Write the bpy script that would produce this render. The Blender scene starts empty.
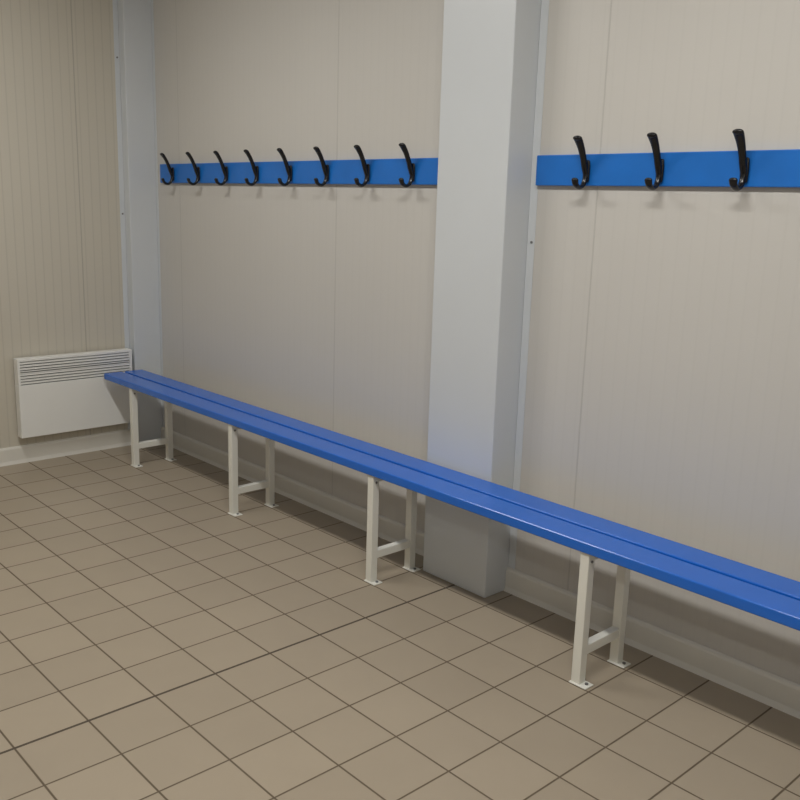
import bpy, bmesh, math, numpy as np
from mathutils import Matrix, Vector
C=bpy.context.scene
C.view_settings.view_transform='Standard'
# ---------------- camera (fitted) ----------------
CX,CY,CZ,YAW,PIT,ROL,F=5.1499,-2.6732,1.5248,.8221,.2142,.0302,900.09
f=Vector((-math.sin(YAW)*math.cos(PIT), math.cos(YAW)*math.cos(PIT), -math.sin(PIT)))
r0=Vector((math.cos(YAW), math.sin(YAW),0)); u0=r0.cross(f)
rr=r0*math.cos(ROL)+u0*math.sin(ROL); uu=u0*math.cos(ROL)-r0*math.sin(ROL)
cd=bpy.data.cameras.new('camera'); co=bpy.data.objects.new('camera',cd); C.collection.objects.link(co)
co.matrix_world=Matrix(((rr[0],uu[0],-f[0],CX),(rr[1],uu[1],-f[1],CY),(rr[2],uu[2],-f[2],CZ),(0,0,0,1)))
cd.sensor_width=36; cd.lens=F/800*36; cd.clip_start=.05
C.camera=co

# ---------------- materials ----------------
def srgb(c):
    return tuple(((v/255)/12.92 if v/255<=.04045 else (((v/255)+.055)/1.055)**2.4) for v in c)
def newmat(n,col,rough=.5,spec=.5,metal=0):
    m=bpy.data.materials.new(n); m.use_nodes=True; nt=m.node_tree; b=nt.nodes['Principled BSDF']
    b.inputs['Base Color'].default_value=(*col,1); b.inputs['Roughness'].default_value=rough
    b.inputs['Specular IOR Level'].default_value=spec; b.inputs['Metallic'].default_value=metal
    return m,nt,b
def N(nt,t,**k):
    n=nt.nodes.new(t)
    for a,v in k.items(): setattr(n,a,v)
    return n
def math_(nt,op,a,b=None,c=None):
    n=N(nt,'ShaderNodeMath',operation=op)
    for i,v in enumerate((a,b,c)):
        if v is None: continue
        if isinstance(v,(int,float)): n.inputs[i].default_value=v
        else: nt.links.new(v,n.inputs[i])
    return n.outputs[0]
def mixc(nt,fac,a,b):
    n=N(nt,'ShaderNodeMix',data_type='RGBA')
    for i,v in ((0,fac),(6,a),(7,b)):
        if isinstance(v,(int,float)): n.inputs[i].default_value=v
        elif isinstance(v,tuple): n.inputs[i].default_value=(*v,1)
        else: nt.links.new(v,n.inputs[i])
    return n.outputs[2]
def pos(nt):
    g=N(nt,'ShaderNodeNewGeometry'); s=N(nt,'ShaderNodeSeparateXYZ'); nt.links.new(g.outputs['Position'],s.inputs[0]); return g,s
def addnoise(m,nt,b,col,amt=.06,scale=6,bump=0,bscale=80):
    g,s=pos(nt); no=N(nt,'ShaderNodeTexNoise'); no.inputs['Scale'].default_value=scale; no.inputs['Detail'].default_value=4
    nt.links.new(g.outputs['Position'],no.inputs['Vector'])
    nt.links.new(mixc(nt,no.outputs[0],tuple(v*(1-amt) for v in col),tuple(min(1,v*(1+amt)) for v in col)),b.inputs['Base Color'])
    if bump:
        n2=N(nt,'ShaderNodeTexNoise'); n2.inputs['Scale'].default_value=bscale; nt.links.new(g.outputs['Position'],n2.inputs['Vector'])
        bp=N(nt,'ShaderNodeBump'); bp.inputs['Strength'].default_value=bump; bp.inputs['Distance'].default_value=.002
        nt.links.new(n2.outputs[0],bp.inputs['Height']); nt.links.new(bp.outputs[0],b.inputs['Normal'])
def simple(n,col,rough=.5,spec=.5,amt=.05,scale=6,bump=0,bscale=80):
    m,nt,b=newmat(n,col,rough,spec); addnoise(m,nt,b,col,amt,scale,bump,bscale); return m

def wallmat(n,col,axis,period,joint0,jperiod,ribdark,jdark=.35):
    m,nt,b=newmat(n,col,.45,.35)
    g,s=pos(nt); c=s.outputs[axis]
    # micro ribs : narrow groove per period
    fr=math_(nt,'FRACT',math_(nt,'DIVIDE',c,period))
    d=math_(nt,'ABSOLUTE',math_(nt,'SUBTRACT',fr,.5))           # 0 centre
    gro=N(nt,'ShaderNodeMapRange',interpolation_type='SMOOTHSTEP'); nt.links.new(d,gro.inputs[0])
    gro.inputs[1].default_value=0; gro.inputs[2].default_value=.12; gro.inputs[3].default_value=1; gro.inputs[4].default_value=0
    # joints
    jf=math_(nt,'MULTIPLY',math_(nt,'ABSOLUTE',math_(nt,'SUBTRACT',math_(nt,'FRACT',math_(nt,'ADD',math_(nt,'DIVIDE',math_(nt,'SUBTRACT',c,joint0),jperiod),.5)),.5)),jperiod)
    jr=N(nt,'ShaderNodeMapRange',interpolation_type='SMOOTHSTEP'); nt.links.new(jf,jr.inputs[0])
    jr.inputs[1].default_value=.001; jr.inputs[2].default_value=.005; jr.inputs[3].default_value=1; jr.inputs[4].default_value=0
    no=N(nt,'ShaderNodeTexNoise'); no.inputs['Scale'].default_value=1.3; no.inputs['Detail'].default_value=3; nt.links.new(g.outputs['Position'],no.inputs['Vector'])
    base=mixc(nt,no.outputs[0],tuple(v*.97 for v in col),tuple(v*1.03 for v in col))
    c1=mixc(nt,math_(nt,'MULTIPLY',gro.outputs[0],ribdark),base,tuple(v*.5 for v in col))
    c2=mixc(nt,math_(nt,'MULTIPLY',jr.outputs[0],jdark),c1,tuple(v*.3 for v in col))
    nt.links.new(c2,b.inputs['Base Color'])
    h=math_(nt,'ADD',math_(nt,'MULTIPLY',gro.outputs[0],-.15),math_(nt,'MULTIPLY',jr.outputs[0],-1))
    bp=N(nt,'ShaderNodeBump'); bp.inputs['Strength'].default_value=.5; bp.inputs['Distance'].default_value=.002
    nt.links.new(h,bp.inputs['Height']); nt.links.new(bp.outputs[0],b.inputs['Normal'])
    return m

def unproj(px,py,axis,val):
    d=f+rr*((px-400)/F)+uu*((400-py)/F); o=Vector((CX,CY,CZ)); t=(val-o[axis])/d[axis]; return o+d*t
TILE=.2155
ja=unproj(160,697,2,0); jb=unproj(345,623,2,0); JX=(ja.x+jb.x)/2
def floormat():
    col=srgb((166,153,134)); m,nt,b=newmat('ceramic_tiles',col,.4,.4)
    g,s=pos(nt)
    ox,oy=JX,0.03
    def line(c,o,w):
        fr=math_(nt,'FRACT',math_(nt,'ADD',math_(nt,'DIVIDE',math_(nt,'SUBTRACT',c,o),TILE),.5))
        d=math_(nt,'MULTIPLY',math_(nt,'ABSOLUTE',math_(nt,'SUBTRACT',fr,.5)),TILE)
        r=N(nt,'ShaderNodeMapRange',interpolation_type='SMOOTHSTEP'); nt.links.new(d,r.inputs[0])
        r.inputs[1].default_value=w*.5; r.inputs[2].default_value=w*1.1; r.inputs[3].default_value=1; r.inputs[4].default_value=0
        return r.outputs[0]
    g1=math_(nt,'MAXIMUM',line(s.outputs[0],ox,.0035),line(s.outputs[1],oy,.0035))
    ix=math_(nt,'FLOOR',math_(nt,'DIVIDE',math_(nt,'SUBTRACT',s.outputs[0],ox),TILE)); iy=math_(nt,'FLOOR',math_(nt,'DIVIDE',math_(nt,'SUBTRACT',s.outputs[1],oy),TILE))
    cb=N(nt,'ShaderNodeCombineXYZ'); nt.links.new(ix,cb.inputs[0]); nt.links.new(iy,cb.inputs[1])
    wn=N(nt,'ShaderNodeTexWhiteNoise',noise_dimensions='3D'); nt.links.new(cb.outputs[0],wn.inputs['Vector'])
    no=N(nt,'ShaderNodeTexNoise'); no.inputs['Scale'].default_value=7; no.inputs['Detail'].default_value=6; nt.links.new(g.outputs['Position'],no.inputs['Vector'])
    v=math_(nt,'ADD',math_(nt,'MULTIPLY',wn.outputs[0],.5),math_(nt,'MULTIPLY',no.outputs[0],.5))
    base=mixc(nt,v,tuple(x*.92 for x in col),tuple(x*1.08 for x in col))
    # expansion joint
    jd=math_(nt,'ABSOLUTE',math_(nt,'SUBTRACT',s.outputs[0],JX))
    jm=math_(nt,'LESS_THAN',jd,.005)
    gc=mixc(nt,jm,srgb((100,87,70)),srgb((82,72,60)))
    gm=math_(nt,'MAXIMUM',g1,jm)
    nt.links.new(mixc(nt,gm,base,gc),b.inputs['Base Color'])
    nt.links.new(math_(nt,'ADD',math_(nt,'MULTIPLY',gm,.4),.38),b.inputs['Roughness'])
    bp=N(nt,'ShaderNodeBump'); bp.inputs['Strength'].default_value=.6; bp.inputs['Distance'].default_value=.002
    nt.links.new(math_(nt,'SUBTRACT',math_(nt,'MULTIPLY',no.outputs[0],.1),gm),bp.inputs['Height']); nt.links.new(bp.outputs[0],b.inputs['Normal'])
    return m
j1=unproj(335,300,1,0).x; j2=unproj(593,250,1,0).x
jl=unproj(82,250,0,0).y
M_wall=wallmat('panel_main',srgb((204,201,195)),0,.05,j2,abs(j2-j1),.035,.2)
M_wl=wallmat('panel_left',srgb((202,196,182)),1,.05,jl,1.15,.2,.35)
M_floor=floormat()
M_ceil=simple('ceiling_white',srgb((225,225,222)),.8)
M_pil=simple('pillar_lacquer',srgb((208,212,215)),.35,.4,.03,3)
M_skirt=simple('skirting_pvc',srgb((224,221,212)),.35,.4,.04)
M_blue=simple('blue_laminate',srgb((24,104,206)),.2,.6,.08,5,.1,60)
M_bluerail=simple('blue_painted_wood',srgb((30,112,200)),.35,.5,.14,8,.2,60)
M_steel=simple('white_powder_coat',srgb((232,231,222)),.35,.45,.04)
M_black=simple('black_plastic',(.006,.006,.008),.22,.5,.1)
M_heat=simple('heater_enamel',srgb((238,238,234)),.35,.45,.02)
M_dark=simple('heater_cavity',srgb((60,58,55)),.7,.3)
M_screw=simple('screw_zinc',srgb((110,110,110)),.4,.5)

# ---------------- mesh helpers ----------------
def finish(bm,name,mat,bevel=0,seg=2,parent=None,smooth=False):
    me=bpy.data.meshes.new(name); bmesh.ops.recalc_face_normals(bm,faces=bm.faces); bm.to_mesh(me); bm.free()
    for m in (mat if isinstance(mat,list) else [mat]): me.materials.append(m)
    o=bpy.data.objects.new(name,me); C.collection.objects.link(o)
    if bevel:
        md=o.modifiers.new('bevel','BEVEL'); md.width=bevel; md.segments=seg; md.limit_method='ANGLE'
    if smooth:
        for p in me.polygons: p.use_smooth=True
    if parent: o.parent=parent
    return o
def bx(bm,a,b,mi=0):
    vs=[bm.verts.new((X,Y,Z)) for X in (a[0],b[0]) for Y in (a[1],b[1]) for Z in (a[2],b[2])]
    for q in [(0,1,3,2),(4,6,7,5),(0,4,5,1),(2,3,7,6),(0,2,6,4),(1,5,7,3)]:
        fc=bm.faces.new([vs[i] for i in q]); fc.material_index=mi
def box(name,a,b,mat,bevel=0,parent=None,seg=2):
    bm=bmesh.new(); bx(bm,a,b); return finish(bm,name,mat,bevel,seg,parent)
def empty(n,loc=(0,0,0)):
    e=bpy.data.objects.new(n,None); e.location=(0,0,0); C.collection.objects.link(e); return e
def cr(p,n=8):
    P=[Vector(q) for q in p]; P=[2*P[0]-P[1]]+P+[2*P[-1]-P[-2]]; out=[]
    for i in range(1,len(P)-2):
        for k in range(n):
            t=k/n; a,b,c,d=P[i-1:i+3]
            out.append(.5*((2*b)+(c-a)*t+(2*a-5*b+4*c-d)*t*t+(3*b-a-3*c+d)*t**3))
    out.append(P[-2]); return out
def sweep(bm,x,pts,seg=14):
    # pts: (out, z, halfwidth_x, halfthick), swept in the plane perpendicular to the wall
    sp=cr([(p[0],p[1],p[2],) for p in pts]); th=cr([(p[3],0,0) for p in pts])
    rings=[]
    n=len(sp)
    def tan(i):
        a=sp[max(0,i-1)]; b=sp[min(n-1,i+1)]; t=Vector((b.x-a.x,b.y-a.y)); t.normalize(); return t
    items=[]
    t0=tan(0); t1=tan(n-1)
    for k in (85,60,35): 
        s=math.radians(k); items.append((Vector((sp[0].x,sp[0].y))-t0*th[0].x*math.sin(s),t0,sp[0].z*math.cos(s),th[0].x*math.cos(s)))
    for i in range(n): items.append((Vector((sp[i].x,sp[i].y)),tan(i),sp[i].z,th[i].x))
    for k in (35,60,85):
        s=math.radians(k); items.append((Vector((sp[-1].x,sp[-1].y))+t1*th[-1].x*math.sin(s),t1,sp[-1].z*math.cos(s),th[-1].x*math.cos(s)))
    for c,t,w,h in items:
        nrm=Vector((-t.y,t.x)); ring=[]
        for j in range(seg):
            a=2*math.pi*j/seg; q=c+nrm*(h*math.sin(a))
            ring.append(bm.verts.new((x+w*math.cos(a),-q.x,q.y)))
        rings.append(ring)
    for A,B in zip(rings,rings[1:]):
        for j in range(seg): bm.faces.new([A[j],A[(j+1)%seg],B[(j+1)%seg],B[j]])
    bm.faces.new(rings[0]); bm.faces.new(rings[-1][::-1])
def cyl(bm,c,r,axis,L,seg=16):
    M=Matrix.Translation(Vector(c))@ (Matrix.Rotation(math.pi/2,4,'X') if axis=='y' else Matrix.Rotation(math.pi/2,4,'Y') if axis=='x' else Matrix.Identity(4))
    bmesh.ops.create_cone(bm,cap_ends=True,segments=seg,radius1=r,radius2=r,depth=L,matrix=M)

# ---------------- room ----------------
W,D,H=7.2,-4.6,2.95
box('floor',(-.1,D-.1,-.1),(W+.1,.1,0),M_floor)
box('ceiling',(-.1,D-.1,H),(W+.1,.1,H+.1),M_ceil)
box('wall_back',(-.1,0,0),(W+.1,.1,H),M_wall)
box('wall_left',(-.1,D-.1,0),(0,0,H),M_wl)
box('wall_right',(W,D-.1,0),(W+.1,0,H),M_wl)
box('wall_front',(0,D-.1,0),(W,D,H),M_wall)
# pillar
PX1,PX2,PY=2.594,2.95,-.137
box('pillar',(PX1,PY,0),(PX2,0,H),M_pil,.004)
box('corner_pillar',(0,-.175,0),(.068,0,H),M_pil,.004)
def trim(n,a,b):
    box(n,a,b,M_pil,.001)
trim('trim_1',(PX2,-.003,.1),(PX2+.035,0,H)); trim('trim_2',(PX1-.03,-.003,.1),(PX1,0,H))
trim('trim_3',(.068,-.003,.1),(.092,0,H)); trim('trim_4',(0,-.205,.1),(.003,-.175,H))
bm=bmesh.new()
for z in (.35,1.40,2.3): cyl(bm,(PX2+.022,-.004,z),.005,'y',.004,12)
finish(bm,'trim_5',M_screw)
bm=bmesh.new()
for z in (.5,1.42,2.3): cyl(bm,(.004,-.19,z),.005,'x',.004,12)
finish(bm,'trim_6',M_screw)
# skirting with cove profile
def skirt(name,p0,p1,nrm):
    prof=[(0,0),(.022,0),(.018,.010),(.014,.02),(.013,.086),(.010,.095),(.004,.1),(0,.1)]
    bm=bmesh.new(); R=[]
    for p in (p0,p1): R.append([bm.verts.new((p[0]+nrm[0]*o,p[1]+nrm[1]*o,z)) for o,z in prof])
    k=len(prof)
    for i in range(k): bm.faces.new([R[0][i],R[0][(i+1)%k],R[1][(i+1)%k],R[1][i]])
    bm.faces.new(R[0]); bm.faces.new(R[1][::-1]); finish(bm,name,M_skirt)
skirt('baseboard_back',(.068,0),(PX1,0),(0,-1)); skirt('baseboard_back_right',(PX2,0),(W,0),(0,-1))
skirt('baseboard_left',(0,D),(0,-.175),(1,0)); skirt('baseboard_right',(W,D),(W,0),(-1,0)); skirt('baseboard_front',(0,D),(W,D),(0,1))

# ---------------- bench ----------------
HB=.495; T=.036; Y0,Y1=-.402,-.158; B0,B1=.125,4.93
bench=empty('long_bench')
mid=(Y0+Y1)/2
box('seat_slat_front',(B0,Y0,HB-T),(B1,mid-.008,HB),M_blue,.005,bench,3)
box('seat_slat_back',(B0,mid+.008,HB-T),(B1,Y1,HB),M_blue,.005,bench,3)
t=.034
for i in range(5):
    x=.430+i*1.0455
    bm=bmesh.new()
    bx(bm,(x,-.395,.004),(x+t,-.395+t,HB-T))
    bx(bm,(x,-.178,.004),(x+t,-.178+t,HB-T))
    bx(bm,(x+.002,-.395+t,.10),(x+t-.002,-.178,.10+t))
    bx(bm,(x+.002,-.395+t,HB-T-.03),(x+t-.002,-.178,HB-T-.0005))
    bx(bm,(x-.004,-.402,0),(x+t+.03,-.395+t+.006,.005))
    bx(bm,(x-.004,-.185,0),(x+t+.03,-.178+t+.006,.005))
    finish(bm,'leg_frame_%d'%(i+1),M_steel,.003,2,bench)
    bm=bmesh.new()
    for yy in (-.375,-.16): cyl(bm,(x+t+.015,yy,.007),.006,'z',.005,8)
    cyl(bm,(x+t+.001,-.378,HB-T-.03),.005,'x',.004,8)
    finish(bm,'bolts_%d'%(i+1),M_screw,0,1,bench)

# ---------------- rails and hooks ----------------
Z0,Z1=1.606,1.713
def rail(n,x0,x1):
    o=box(n,(x0,-.02,Z0),(x1,0,Z1),M_bluerail,.003,None); return o
rail('hook_rail',.155,PX1-.002); rail('hook_rail',PX2+.036,5.35)
def hook(x):
    bm=bmesh.new()
    # back plate
    sweep(bm,x,[(.0265,1.622,.012,.005),(.027,1.64,.014,.006),(.027,1.67,.014,.006),(.0265,1.688,.012,.005)])
    # long upper prong: leaves the plate low, sweeps up and out, flared rounded tip
    sweep(bm,x,[(.030,1.645,.011,.008),(.040,1.672,.012,.010),(.051,1.700,.012,.009),(.066,1.730,.014,.008),(.084,1.755,.017,.008),(.092,1.762,.018,.008)])
    # lower J hook
    sweep(bm,x,[(.030,1.660,.010,.008),(.031,1.632,.010,.008),(.041,1.609,.010,.007),(.061,1.599,.010,.007),(.082,1.608,.012,.007),(.090,1.624,.014,.007)])
    finish(bm,'coat_hook',M_black,0,1,None,True)
for i in range(8): hook(.318+i*.2883)
for i in range(7): hook(3.215+i*.2883)

# ---------------- heater ----------------
h=empty('wall_heater'); a0,a1,z0,z1=-.882,-.198,.160,.615
bm=bmesh.new()
zs=z1-.150; s=.014
bx(bm,(.02,a0,z0),(.08,a1,zs)); bx(bm,(.02,a0,zs),(.08,a0+s,z1)); bx(bm,(.02,a1-s,zs),(.08,a1,z1)); bx(bm,(.02,a0+s,z1-.016),(.08,a1-s,z1))
finish(bm,'casing',M_heat,.003,2,h)
box('cavity',(.022,a0+s,zs),(.064,a1-s,z1-.016),M_dark,0,h)
bm=bmesh.new(); n=8
for k in range(n):
    z=zs+.006+k*(.130/n)
    bx(bm,(.058,a0+s-.002,z),(.0785,a1-s+.002,z+.0105))
bx(bm,(.058,a0+s,zs+.064),(.0785,a1-s,zs+.076))
finish(bm,'louvre_grille',M_heat,0,1,h)
box('mount_bracket',(0,a0+.08,z0+.05),(.022,a1-.08,z1-.06),M_steel,0,h)

# ---------------- lights ----------------
em=bpy.data.materials.new('lamp_diffuser'); em.use_nodes=True; b=em.node_tree.nodes['Principled BSDF']
b.inputs['Base Color'].default_value=(.9,.9,.9,1); b.inputs['Emission Color'].default_value=(1,.98,.95,1); b.inputs['Emission Strength'].default_value=5
for (x,y,en) in ((1.6,-1.6,23),(4.0,-1.6,35),(6.3,-3.6,20)):
    e=empty('ceiling_light')
    box('housing',(x-.7,y-.09,H-.03),(x+.7,y+.09,H),M_heat,.004,e)
    bm=bmesh.new(); bx(bm,(x-.68,y-.075,H-.08),(x+.68,y+.075,H-.03)); finish(bm,'diffuser',em,.02,3,e)
    ld=bpy.data.lights.new('tube_light','AREA'); ld.shape='RECTANGLE'; ld.size=1.3; ld.size_y=.14; ld.energy=en; ld.color=(1,.985,.95)
    lo=bpy.data.objects.new('tube_light',ld); lo.location=(x,y,H-.085); C.collection.objects.link(lo); lo.parent=e
w=bpy.data.worlds.new('world'); C.world=w; w.use_nodes=True; w.node_tree.nodes['Background'].inputs[0].default_value=(.5,.5,.5,1); w.node_tree.nodes['Background'].inputs[1].default_value=.1
